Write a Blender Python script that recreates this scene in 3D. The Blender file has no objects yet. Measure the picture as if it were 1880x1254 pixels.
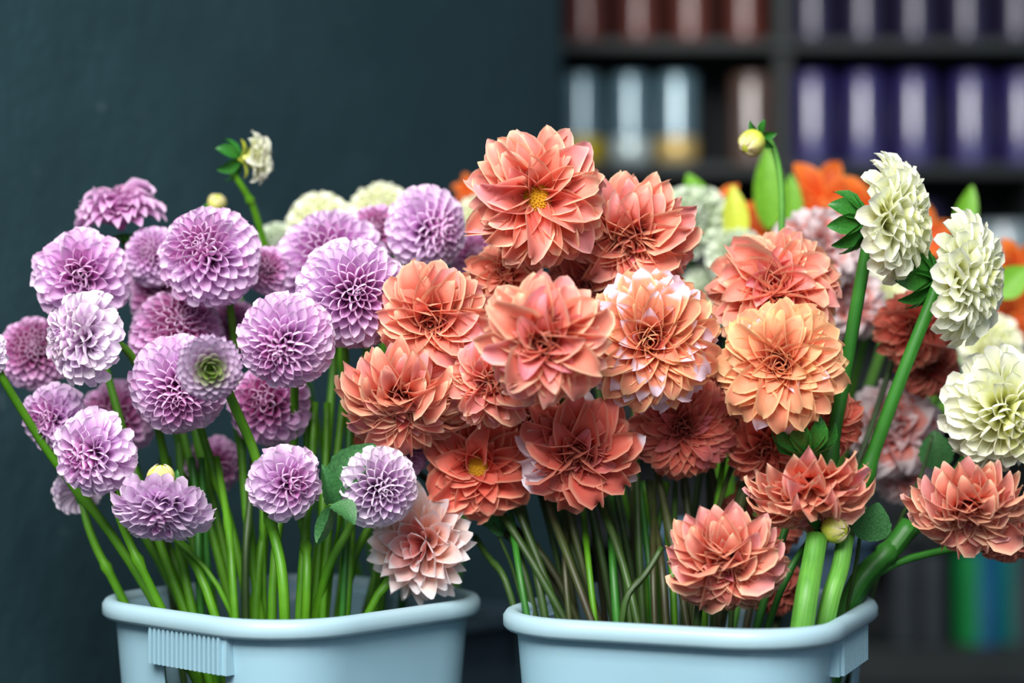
import bpy, math, random
import numpy as np
from mathutils import Vector, Matrix

sc = bpy.context.scene
COL = sc.collection
# ------------------------------------------------------------------ camera
F, D, CZ = 70 / 36 * 1880, 1.85, 0.68
cam = bpy.data.cameras.new('camera'); cam.lens = 70; cam.sensor_width = 36
co = bpy.data.objects.new('camera', cam); COL.objects.link(co)
co.location = (0, -D, CZ); co.rotation_euler = (math.pi / 2, 0, 0)
cam.dof.use_dof = True; cam.dof.focus_distance = D - 0.03; cam.dof.aperture_fstop = 1.65
cam.clip_start = 0.05
sc.camera = co
# ------------------------------------------------------------------ world, light
w = bpy.data.worlds.new('world'); sc.world = w; w.use_nodes = True
bg = w.node_tree.nodes['Background']
bg.inputs[0].default_value = (0.62, 0.78, 1.0, 1); bg.inputs[1].default_value = 0.15


def area(name, loc, target, sx, sy, power, col):
    l = bpy.data.lights.new(name, 'AREA'); l.shape = 'RECTANGLE'; l.size = sx; l.size_y = sy
    l.energy = power; l.color = col
    o = bpy.data.objects.new(name, l); COL.objects.link(o); o.location = loc
    o.rotation_euler = (Vector(target) - Vector(loc)).to_track_quat('-Z', 'Y').to_euler()
    return o


area('shop_front_daylight', (-0.5, -1.95, 2.3), (0, 0, 0.75), 1.9, 1.3, 84, (1.0, 0.98, 0.95))
area('street_window_light', (0.9, -4.6, 1.7), (0.3, 2, 0.9), 0.9, 2.6, 10, (0.74, 0.88, 1.0))
sc.view_settings.view_transform = 'Standard'; sc.view_settings.look = 'None'
sc.view_settings.gamma = 1; sc.view_settings.use_curve_mapping = False
sc.view_settings.exposure = 1.12


def P(px, py, y=0.0):
    """a point at depth y that the photograph shows at (px, py)"""
    s = (D + y) / F
    return Vector(((px - 940) * s, y, CZ - (py - 627) * s))


def lin(*c):
    return tuple(((v / 255) / 12.92 if v / 255 <= 0.04045 else ((v / 255 + 0.055) / 1.055) ** 2.4) for v in c)


# ------------------------------------------------------------------ object helpers
def tag(o, label=None, cat=None, group=None, kind=None):
    if label: o['label'] = label
    if cat: o['category'] = cat
    if group: o['group'] = group
    if kind: o['kind'] = kind
    return o


def empty(name, loc, label, cat, group=None):
    o = bpy.data.objects.new(name, None); COL.objects.link(o); o.location = loc
    o.empty_display_size = 0.02
    return tag(o, label, cat, group)


def mesh(name, V, Fc, mat=None, uv=None, smooth=True):
    m = bpy.data.meshes.new(name)
    m.from_pydata([tuple(v) for v in V], [], [tuple(f) for f in Fc])
    if uv is not None:
        l = m.uv_layers.new(name='UVMap')
        idx = np.empty(len(m.loops), dtype=np.int32); m.loops.foreach_get('vertex_index', idx)
        l.data.foreach_set('uv', np.asarray(uv, dtype=np.float32)[idx].ravel())
    if smooth: m.polygons.foreach_set('use_smooth', [True] * len(m.polygons))
    if mat: m.materials.append(mat)
    m.update()
    return m


def link(name, me, parent=None, M=None):
    o = bpy.data.objects.new(name, me); COL.objects.link(o)
    if parent is not None: o.parent = parent
    if M is not None: o.matrix_basis = M
    return o


def box_vf(x0, x1, y0, y1, z0, z1):
    V = [(x, y, z) for x in (x0, x1) for y in (y0, y1) for z in (z0, z1)]
    Fc = [(0, 1, 3, 2), (4, 6, 7, 5), (0, 4, 5, 1), (2, 3, 7, 6), (0, 2, 6, 4), (1, 5, 7, 3)]
    return V, Fc


def box(name, b, mat, parent=None, M=None, bevel=0.0):
    V, Fc = box_vf(*b)
    o = link(name, mesh(name, V, Fc, mat, smooth=False), parent, M)
    if bevel:
        md = o.modifiers.new('bevel', 'BEVEL'); md.width = bevel; md.segments = 2
    return o


def lathe_vf(prof, seg=24):
    V, Fc = [], []
    for r, z in prof:
        for k in range(seg):
            a = 2 * math.pi * k / seg; V.append((r * math.cos(a), r * math.sin(a), z))
    for j in range(len(prof) - 1):
        for k in range(seg):
            k2 = (k + 1) % seg
            Fc.append((j * seg + k, j * seg + k2, (j + 1) * seg + k2, (j + 1) * seg + k))
    return V, Fc


# ------------------------------------------------------------------ materials
class NT:
    def __init__(s, name):
        s.m = bpy.data.materials.new(name); s.m.use_nodes = True; s.t = s.m.node_tree
        s.b = s.t.nodes['Principled BSDF']; s.out = s.t.nodes['Material Output']

    def n(s, typ, **kw):
        x = s.t.nodes.new(typ)
        for k, v in kw.items(): setattr(x, k, v)
        return x

    def l(s, a, b): s.t.links.new(a, b)

    def math(s, op, a, b=None, clamp=False):
        x = s.n('ShaderNodeMath', operation=op, use_clamp=clamp)
        for i, q in enumerate((a, b)):
            if q is None: continue
            if isinstance(q, (int, float)): x.inputs[i].default_value = q
            else: s.l(q, x.inputs[i])
        return x.outputs[0]

    def smooth(s, a, lo, hi, olo=0.0, ohi=1.0):
        x = s.n('ShaderNodeMapRange', interpolation_type='SMOOTHSTEP')
        s.l(a, x.inputs[0])
        for i, q in enumerate((lo, hi, olo, ohi)): x.inputs[i + 1].default_value = q
        return x.outputs[0]

    def mix(s, f, a, b, blend='MIX'):
        x = s.n('ShaderNodeMix', data_type='RGBA', blend_type=blend)
        if isinstance(f, (int, float)): x.inputs[0].default_value = f
        else: s.l(f, x.inputs[0])
        for i, q in ((6, a), (7, b)):
            if isinstance(q, tuple): x.inputs[i].default_value = (*q[:3], 1)
            else: s.l(q, x.inputs[i])
        return x.outputs[2]

    def noise(s, scale, detail=3, vec=None, rough=0.5):
        x = s.n('ShaderNodeTexNoise'); x.inputs['Scale'].default_value = scale
        x.inputs['Detail'].default_value = detail; x.inputs['Roughness'].default_value = rough
        if vec is not None: s.l(vec, x.inputs['Vector'])
        return x.outputs[0]

    def obj(s): return s.n('ShaderNodeTexCoord').outputs['Object']

    def bump(s, h, strength, dist):
        x = s.n('ShaderNodeBump'); x.inputs['Strength'].default_value = strength
        x.inputs['Distance'].default_value = dist
        s.l(h, x.inputs['Height']); s.l(x.outputs[0], s.b.inputs['Normal'])
        return x.outputs[0]


def plain(name, c, rough=0.5, spec=0.5, metal=0.0, vary=0.12, scale=30, bump=0.0, coat=0.0):
    t = NT(name)
    n = t.noise(scale, 4, t.obj())
    f = t.smooth(n, 0.3, 0.7)
    t.l(t.mix(f, tuple(v * (1 - vary) for v in c), tuple(min(1, v * (1 + vary)) for v in c)), t.b.inputs['Base Color'])
    t.b.inputs['Roughness'].default_value = rough; t.b.inputs['Specular IOR Level'].default_value = spec
    t.b.inputs['Metallic'].default_value = metal; t.b.inputs['Coat Weight'].default_value = coat
    if bump: t.bump(n, bump, 0.002)
    return t.m


def petal_mat(name, base, mid, edge, core, tip=(0.93, 0.83, 0.92), pinkish=None, transl=0.42, corew=(0.05, 0.45), edgew=(0.62, 1.0), back=None):
    """petal colour: base -> mid along the petal, paler margin, own tint near the flower's centre.
    Object colour: r = place from centre (0) to rim (1), g = size of a pale tip, b = amount of pink flush"""
    t = NT(name)
    uv = t.n('ShaderNodeUVMap'); uv.uv_map = 'UVMap'
    sp = t.n('ShaderNodeSeparateXYZ'); t.l(uv.outputs[0], sp.inputs[0])
    u, v = sp.outputs[0], sp.outputs[1]
    oi = t.n('ShaderNodeObjectInfo')
    sc_ = t.n('ShaderNodeSeparateColor'); t.l(oi.outputs['Color'], sc_.inputs[0])
    T, G, B = sc_.outputs[0], sc_.outputs[1], sc_.outputs[2]
    au = t.math('ABSOLUTE', t.math('MULTIPLY', t.math('SUBTRACT', u, 0.5), 2.0))
    # veins: noise stretched along the petal
    cb = t.n('ShaderNodeCombineXYZ'); t.l(t.math('MULTIPLY', u, 26.0), cb.inputs[0])
    t.l(t.math('MULTIPLY', v, 1.6), cb.inputs[1]); t.l(t.math('MULTIPLY', oi.outputs['Random'], 40.0), cb.inputs[2])
    vein = t.noise(1.0, 2, cb.outputs[0])
    c = t.mix(t.smooth(v, 0.25, 0.92), base, mid)
    c = t.mix(t.smooth(T, corew[0], corew[1], 1.0, 0.0), c, core)
    e = t.math('MAXIMUM', t.smooth(au, edgew[0], edgew[1]), t.smooth(v, 0.86, 1.0))
    c = t.mix(e, c, edge)
    if pinkish:
        pk = t.math('MULTIPLY', B, t.smooth(v, 0.45, 1.0, 0.15, 1.0))
        c = t.mix(pk, c, pinkish)
    tipf = t.smooth(t.math('ADD', v, t.math('MULTIPLY', G, 0.6)), 0.99, 1.07)
    tipf = t.math('MULTIPLY', tipf, t.math('GREATER_THAN', G, 0.02))
    c = t.mix(tipf, c, tip)
    c = t.mix(t.smooth(vein, 0.35, 0.75, 0.0, 0.16), c, tuple(q * 0.72 for q in mid))
    hs = t.n('ShaderNodeHueSaturation'); t.l(c, hs.inputs['Color'])
    t.l(t.smooth(oi.outputs['Random'], 0, 1, 0.9, 1.06), hs.inputs['Value'])
    hs.inputs['Saturation'].default_value = 1.0
    c = hs.outputs[0]
    if back:
        ge = t.n('ShaderNodeNewGeometry')
        c = t.mix(t.math('MULTIPLY', ge.outputs['Backfacing'], 0.55), c, back)
    t.l(c, t.b.inputs['Base Color'])
    t.b.inputs['Roughness'].default_value = 0.55; t.b.inputs['Specular IOR Level'].default_value = 0.25
    t.b.inputs['Sheen Weight'].default_value = 0.08
    nb = t.bump(vein, 0.35, 0.0012)
    tr = t.n('ShaderNodeBsdfTranslucent'); t.l(c, tr.inputs[0])
    mx = t.n('ShaderNodeMixShader'); mx.inputs[0].default_value = transl
    t.l(t.b.outputs[0], mx.inputs[1]); t.l(tr.outputs[0], mx.inputs[2]); t.l(mx.outputs[0], t.out.inputs[0])
    return t.m


def leaf_mat(name, c1, c2, rough=0.45, transl=0.15, stripes=0.0):
    t = NT(name)
    n = t.noise(22, 4, t.obj())
    c = t.mix(t.smooth(n, 0.3, 0.7), c1, c2)
    if stripes:
        uv = t.n('ShaderNodeUVMap'); uv.uv_map = 'UVMap'
        sp = t.n('ShaderNodeSeparateXYZ'); t.l(uv.outputs[0], sp.inputs[0])
        cb = t.n('ShaderNodeCombineXYZ'); t.l(t.math('MULTIPLY', sp.outputs[0], 26.0), cb.inputs[0])
        t.l(t.math('MULTIPLY', sp.outputs[1], 3.0), cb.inputs[1])
        s_ = t.noise(1.0, 3, cb.outputs[0])
        c = t.mix(t.smooth(s_, 0.35, 0.7, 0, stripes), c, tuple(q * 0.45 for q in c1))
        t.bump(s_, 0.3, 0.001)
    else:
        t.bump(n, 0.2, 0.001)
    t.l(c, t.b.inputs['Base Color'])
    t.b.inputs['Roughness'].default_value = rough; t.b.inputs['Specular IOR Level'].default_value = 0.35
    if transl:
        tr = t.n('ShaderNodeBsdfTranslucent'); t.l(c, tr.inputs[0])
        mx = t.n('ShaderNodeMixShader'); mx.inputs[0].default_value = transl
        t.l(t.b.outputs[0], mx.inputs[1]); t.l(tr.outputs[0], mx.inputs[2]); t.l(mx.outputs[0], t.out.inputs[0])
    return t.m


L_ = lin
PM = {
    'lavender': petal_mat('lavender_petal', L_(230, 176, 228), L_(239, 208, 241), L_(246, 224, 247), L_(208, 118, 192), corew=(0.02, 0.30), pinkish=L_(222, 140, 200)),
    'lavender_pale': petal_mat('pale_lavender_petal', L_(236, 206, 234), L_(240, 224, 244), L_(248, 238, 249), L_(208, 160, 208), pinkish=L_(240, 225, 225)),
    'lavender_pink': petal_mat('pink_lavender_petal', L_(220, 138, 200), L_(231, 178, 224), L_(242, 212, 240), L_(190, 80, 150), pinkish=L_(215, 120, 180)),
    'lavender_bud': petal_mat('bud_lavender_petal', L_(150, 80, 140), L_(228, 208, 232), L_(158, 108, 158), L_(150, 190, 50), corew=(0.0, 0.28), edgew=(0.72, 1.0)),
    'salmon': petal_mat('salmon_petal', L_(238, 108, 86), L_(244, 158, 134), L_(252, 212, 176), L_(228, 92, 88), corew=(0.0, 0.30), pinkish=L_(236, 150, 178), back=L_(240, 165, 130)),
    'salmon_peach': petal_mat('peach_petal', L_(238, 112, 88), L_(244, 162, 128), L_(252, 208, 160), L_(226, 92, 86), corew=(0.0, 0.22), pinkish=L_(246, 210, 150), back=L_(245, 190, 140), tip=(0.86, 0.72, 0.86)),
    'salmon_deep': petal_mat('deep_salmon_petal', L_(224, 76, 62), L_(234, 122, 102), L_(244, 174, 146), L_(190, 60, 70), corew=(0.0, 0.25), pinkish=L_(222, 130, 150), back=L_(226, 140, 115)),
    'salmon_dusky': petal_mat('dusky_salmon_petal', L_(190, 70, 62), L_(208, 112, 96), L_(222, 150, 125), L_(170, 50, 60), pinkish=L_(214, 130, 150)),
    'orange': petal_mat('orange_petal', L_(225, 78, 20), L_(238, 120, 38), L_(244, 150, 70), L_(220, 90, 25)),
    'cream': petal_mat('cream_petal', L_(236, 236, 150), L_(248, 250, 226), L_(252, 253, 240), L_(238, 240, 150), corew=(0.0, 0.35), transl=0.42),
    'budgreen': petal_mat('bud_petal', L_(188, 200, 40), L_(214, 216, 90), L_(238, 226, 200), L_(190, 200, 60), pinkish=L_(236, 200, 205), transl=.2),
    'mint': petal_mat('mint_petal', L_(205, 220, 175), L_(220, 232, 208), L_(232, 240, 225), L_(210, 225, 160), transl=0.25),
    'pinkwhite': petal_mat('pink_and_white_petal', L_(232, 104, 76), L_(242, 168, 152), L_(247, 225, 226), L_(232, 140, 70), tip=(0.90, 0.80, 0.82), pinkish=L_(240, 214, 222)),
    'blush': petal_mat('blush_petal', L_(246, 166, 124), L_(251, 226, 218), L_(252, 240, 238), L_(236, 140, 130), tip=(0.9, 0.84, 0.86), corew=(0.0, 0.3), pinkish=L_(246, 230, 236)),
}
CORE = {k: plain(k + '_heart', c, 0.7) for k, c in {
    'lavender': L_(170, 90, 160), 'lavender_pale': L_(205, 165, 205), 'lavender_pink': L_(180, 90, 150), 'lavender_bud': L_(150, 180, 60),
    'salmon': L_(205, 80, 65), 'salmon_peach': L_(215, 100, 75), 'salmon_deep': L_(180, 60, 50), 'salmon_dusky': L_(160, 70, 60),
    'orange': L_(190, 110, 30), 'cream': L_(215, 220, 130), 'mint': L_(190, 205, 140), 'budgreen': L_(180, 190, 60), 'pinkwhite': L_(220, 110, 80), 'blush': L_(230, 150, 120)}.items()}
YEL = plain('yellow_florets', L_(236, 178, 30), 0.6, vary=0.35, scale=260, bump=0.5)
STEM = {
    'green': leaf_mat('green_stem', L_(62, 118, 12), L_(84, 142, 24), transl=0, stripes=0.25),
    'dark': leaf_mat('dark_green_stem', L_(38, 58, 22), L_(52, 84, 28), transl=0, stripes=0.5),
    'olive': leaf_mat('olive_brown_stem', L_(52, 48, 30), L_(58, 74, 30), transl=0, stripes=0.5),
    'bright': leaf_mat('bright_green_stem', L_(70, 132, 44), L_(98, 158, 62), transl=0, stripes=0.45),
    'deep': leaf_mat('deep_green_stem', L_(32, 92, 26), L_(48, 114, 34), transl=0, stripes=0.3),
}
SEPAL = leaf_mat('green_sepal', L_(30, 92, 34), L_(52, 120, 40), 0.35)
SEPAL_Y = leaf_mat('yellow_green_bract', L_(176, 190, 50), L_(205, 212, 80), 0.4)
LEAF = leaf_mat('dark_leaf', L_(44, 92, 50), L_(66, 120, 66), 0.45)
LEAF_B = leaf_mat('light_leaf', L_(88, 150, 30), L_(116, 172, 44), 0.5)

# ------------------------------------------------------------------ the petal
rnd = random.Random(7)


def ss(a, lo, hi):
    x = min(1, max(0, (a - lo) / (hi - lo))); return x * x * (3 - 2 * x)


def petal_vf(asp, A0, A1, A2, bend, lift, tip='round', ruffle=0.0, twist=0.0, nx=6, ny=7, seed=0, neck=0.45, curl=0.0, wmax=0.6):
    """one petal: a strip along +Y, edges raised to +Z.  A0/A1/A2: half angle of the cross arc at base, middle and tip.
    bend: total turn away from +Z, curl: extra turn of the last third.  Normalised so the tip sits at (0,1,0)."""
    r = random.Random(seed)
    ph, ph2 = r.uniform(0, 6.28), r.uniform(0, 6.28)
    V, UV = [], []
    cy = cz = 0.0; a = lift
    prev = 0.0
    for j in range(ny + 1):
        v = j / ny
        if tip == 'point': v = 1 - (1 - v) ** 1.35
        else: v = 1 - (1 - v) ** 1.45
        a = lift - bend * v ** 1.4 - curl * ss(v, 0.62, 1.0)
        st = v - prev; prev = v
        cy += st * math.cos(a); cz += st * math.sin(a)
        if tip == 'round':
            wv = neck + (1 - neck) * ss(v, 0, wmax)
            if v > wmax: wv *= math.sqrt(max(0, 1 - ((v - wmax) / (1 - wmax)) ** 2.3))
        elif tip == 'point':
            wv = neck + (1 - neck) * ss(v, 0, wmax)
            if v > wmax:
                q = (v - wmax) / (1 - wmax); wv *= max(0.0, (1 - q ** 1.8)) ** 0.95
        else:
            wv = math.sin(math.pi * min(1, v * 0.93 + 0.07)) ** 0.8
        wv = max(wv, 0.02)
        A = A0 + (A1 - A0) * ss(v, 0, 0.5) + (A2 - A1) * ss(v, 0.5, 1.0)
        A = max(A, 0.05)
        hw = asp * 0.5 * wv
        tw = twist * v
        for i in range(nx + 1):
            u = -1 + 2 * i / nx
            fan = hw / A if A < 1.2 else hw / (1.2 + 0.45 * (A - 1.2))
            x = fan * math.sin(u * A); n = fan * (1 - math.cos(u * A))
            n += ruffle * asp * abs(u) ** 1.5 * math.sin(v * 7.0 + ph + (1.9 if u > 0 else 0)) * ss(v, 0.2, 0.7)
            x += ruffle * 0.5 * asp * u * math.sin(v * 9 + ph2) * ss(v, .3, .8)
            xr = x * math.cos(tw) - n * math.sin(tw); nr = x * math.sin(tw) + n * math.cos(tw)
            # a rounded tip: the middle reaches a little further than the margins
            yo = cy - nr * math.sin(a); zo = cz + nr * math.cos(a)
            V.append([xr, yo, zo]); UV.append((0.5 + u / 2, v))
    V = np.array(V)
    tipv = np.array([cy, cz]); L = np.hypot(*tipv); c, s = tipv[0] / L, tipv[1] / L
    y = (V[:, 1] * c + V[:, 2] * s) / L; z = (-V[:, 1] * s + V[:, 2] * c) / L
    V = np.stack([V[:, 0], y, z], 1)
    Fc = [(j * (nx + 1) + i, j * (nx + 1) + i + 1, (j + 1) * (nx + 1) + i + 1, (j + 1) * (nx + 1) + i)
          for j in range(ny) for i in range(nx)]
    return V, Fc, UV


NB, NVAR = 5, 6
_pc = {}


def petal_set(shape, q, var, asp):
    """bin q (0 centre .. NB-1 rim) and variant of a shape; raw arrays"""
    s = hash((q, var)) % 1000 + q * 31 + var * 7
    r = random.Random(q * 101 + var * 13 + len(shape))
    f = q / (NB - 1)
    if shape == 'ball':
        A1 = [2.5, 2.2, 1.7, 1.3, 1.1][q]; A2 = [2.3, 2.0, 1.35, .95, 0.75][q]
        return petal_vf(asp, 1.2, A1 * r.uniform(.92, 1.08), A2 * r.uniform(.85, 1.1), [0.0, .1, .4, .75, .95][q], 0.0,
                        'round', 0.02, r.uniform(-.15, .15), seed=s, wmax=0.80, neck=0.4, curl=[-.1, 0.1, .25, .4, .5][q])
    if shape == 'ball_open':      # looser, larger shells with a faint point
        A1 = [2.3, 1.9, 1.4, 1.1, .95][q]; A2 = [2.0, 1.6, 1.1, .8, .6][q]
        return petal_vf(asp, 1.2, A1 * r.uniform(.9, 1.1), A2 * r.uniform(.8, 1.15), [0, .15, .45, .75, .9][q], 0.0,
                        'round', 0.05, r.uniform(-.3, .3), seed=s, wmax=0.76, neck=0.4, curl=[-.1, 0.1, .25, .4, .45][q])
    if shape == 'deco':           # broad pointed petals, margins folded in, tips recurved
        A1 = [2.0, 1.6, 1.15, .85, .7][q]; A2 = [1.5, 1.2, 1.0, .9, .8][q]
        return petal_vf(asp, 1.5, A1 * r.uniform(.8, 1.2), A2 * r.uniform(.7, 1.4), [.2, .7, 1.0, 1.1, 1.1][q] * r.uniform(.7, 1.3), 0.15,
                        'point', [0.03, .06, .10, .12, .12][q] * r.uniform(.3, 1.3), r.uniform(-.35, .35), seed=s, wmax=0.58, neck=0.42, nx=8, ny=8,
                        curl=[.0, .5, .6, .6, .6][q] * r.uniform(-.4, 2.2))
    if shape == 'formal':         # flatter, regular
        A1 = [2.0, 1.6, 1.1, .8, .65][q]; A2 = [1.4, 1.1, .8, .6, .55][q]
        return petal_vf(asp, 1.4, A1 * r.uniform(.9, 1.1), A2 * r.uniform(.8, 1.2), [.1, .6, .9, .95, .9][q] * r.uniform(.8, 1.2), 0.1,
                        'point', [0.03, .05, .07, .08, .08][q], r.uniform(-.25, .25), seed=s, wmax=0.60, neck=0.42, ny=8,
                        curl=[.0, .4, .5, .5, .5][q] * r.uniform(-.2, 1.8))
    if shape == 'scale':          # closed scales of a half-open flower
        return petal_vf(asp, 0.9, 0.8, 0.5, -0.55 if q < 4 else 0.2, -0.2, 'point', 0.01, 0, seed=s, wmax=0.66, neck=0.45, curl=-.1)
    if shape == 'spoon':          # loose oval petals of a blush flower
        return petal_vf(asp, 1.3, 1.0 * r.uniform(.8, 1.2), .7 * r.uniform(.7, 1.2), -[.1, .1, .0, -.2, -.3][q] * r.uniform(.5, 1.5), 0.05,
                        'point', .06, r.uniform(-.4, .4), seed=s, wmax=0.58, neck=0.4, curl=r.uniform(-.3, .3))
    if shape == 'lily':
        return petal_vf(asp, .8, .5, .3, .9, .5, 'point', .05, r.uniform(-.1, .1), seed=s, wmax=.45, neck=.45, curl=.5, ny=9)


def petal_mesh(shape, q, var, asp, mk):
    k = (shape, q, var, round(asp, 1), mk)
    if k not in _pc:
        V, Fc, UV = petal_set(shape, q, var, max(asp, .15))
        _pc[k] = mesh('petal', V, Fc, PM[mk], UV)
    return _pc[k]


_ic = {}


def blob(name, mat, seg=12, prof=None):
    k = (name, mat.name)
    if k not in _ic:
        prof = prof or [(max(1e-4, math.sin(math.pi * i / 8)), -math.cos(math.pi * i / 8)) for i in range(9)]
        V, Fc = lathe_vf(prof, seg); _ic[k] = mesh(name, V, Fc, mat)
    return _ic[k]


def frame(n):
    n = n.normalized()
    a = Vector((0, 0, 1)) if abs(n.z) < .9 else Vector((0, 1, 0))
    x = a.cross(n).normalized(); return x, n.cross(x), n


def disc_mesh():
    """domed yellow disc of many small florets"""
    if 'disc' in _ic: return _ic['disc']
    V, Fc = [], []
    for i in range(150):
        t = (i + .5) / 150; th = 1.25 * t ** .5; ph = i * 2.39996
        c = Vector((math.sin(th) * math.cos(ph), math.sin(th) * math.sin(ph), math.cos(th) * .7))
        d = c.normalized(); x, y, z = frame(d); b = len(V); r = .062
        for rr, h in ((1, 0), (.8, .09), (.0, .13)):
            for k in range(5):
                a = k * 1.2566; V.append(c + (x * math.cos(a) + y * math.sin(a)) * r * rr + z * h)
        for j in range(2):
            for k in range(5):
                k2 = (k + 1) % 5; Fc.append((b + j * 5 + k, b + j * 5 + k2, b + j * 5 + 5 + k2, b + j * 5 + 5 + k))
    b = len(V)
    v2, f2 = lathe_vf([(math.sin(a), math.cos(a) * .7) for a in (1.5, 1.2, .9, .6, .3, .01)], 16)
    V += [Vector(q) for q in v2]; Fc += [tuple(b + i for i in f) for f in f2]
    _ic['disc'] = mesh('flower_disc', V, Fc, YEL)
    return _ic['disc']


def sepal_mesh(mat, long=False):
    k = ('sepal', mat.name, long)
    if k not in _ic:
        V, Fc, UV = petal_vf(.62 if not long else .5, 1.0, .8, .6, 1.0, .5, 'point', .03, .1, 4, 5, 3, neck=.5, wmax=.5)
        _ic[k] = mesh('sepal', V, Fc, mat, UV)
    return _ic[k]


def orient(base, y, z):
    y = y.normalized(); z = (z - y * z.dot(y)).normalized(); x = y.cross(z)
    return Matrix((( x.x, y.x, z.x, base.x), (x.y, y.y, z.y, base.y), (x.z, y.z, z.z, base.z), (0, 0, 0, 1)))


# shape presets: (petals, outermost angle, density power, dome height/R, radial core, width factor, jitter)
SHAPES = {
    'ball': dict(N=225, th=2.2, p=.68, H=1.0, core=.34, wf=1.5, jit=.05, dip=.10, sq=1.0),
    'ball_open': dict(N=150, th=2.1, p=.64, H=.92, core=.26, wf=1.55, jit=.09, dip=.1, sq=1.0),
    'deco': dict(N=96, th=1.85, p=.66, H=.68, core=.12, wf=1.85, jit=.085, dip=.22, sq=1.0),
    'formal': dict(N=112, th=1.8, p=.66, H=.62, core=.12, wf=1.7, jit=.05, dip=.25, sq=1.0),
    'scale': dict(N=120, th=1.75, p=.62, H=.85, core=.2, wf=1.5, jit=.03, dip=.0, sq=1.0),
    'spoon': dict(N=88, th=1.9, p=.56, H=.75, core=.12, wf=1.45, jit=.12, dip=.15, sq=1.0),
    'lily': dict(N=6, th=1.25, p=.1, H=.8, core=.03, wf=1.0, jit=.05, dip=0, sq=1.0),
}


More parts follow.
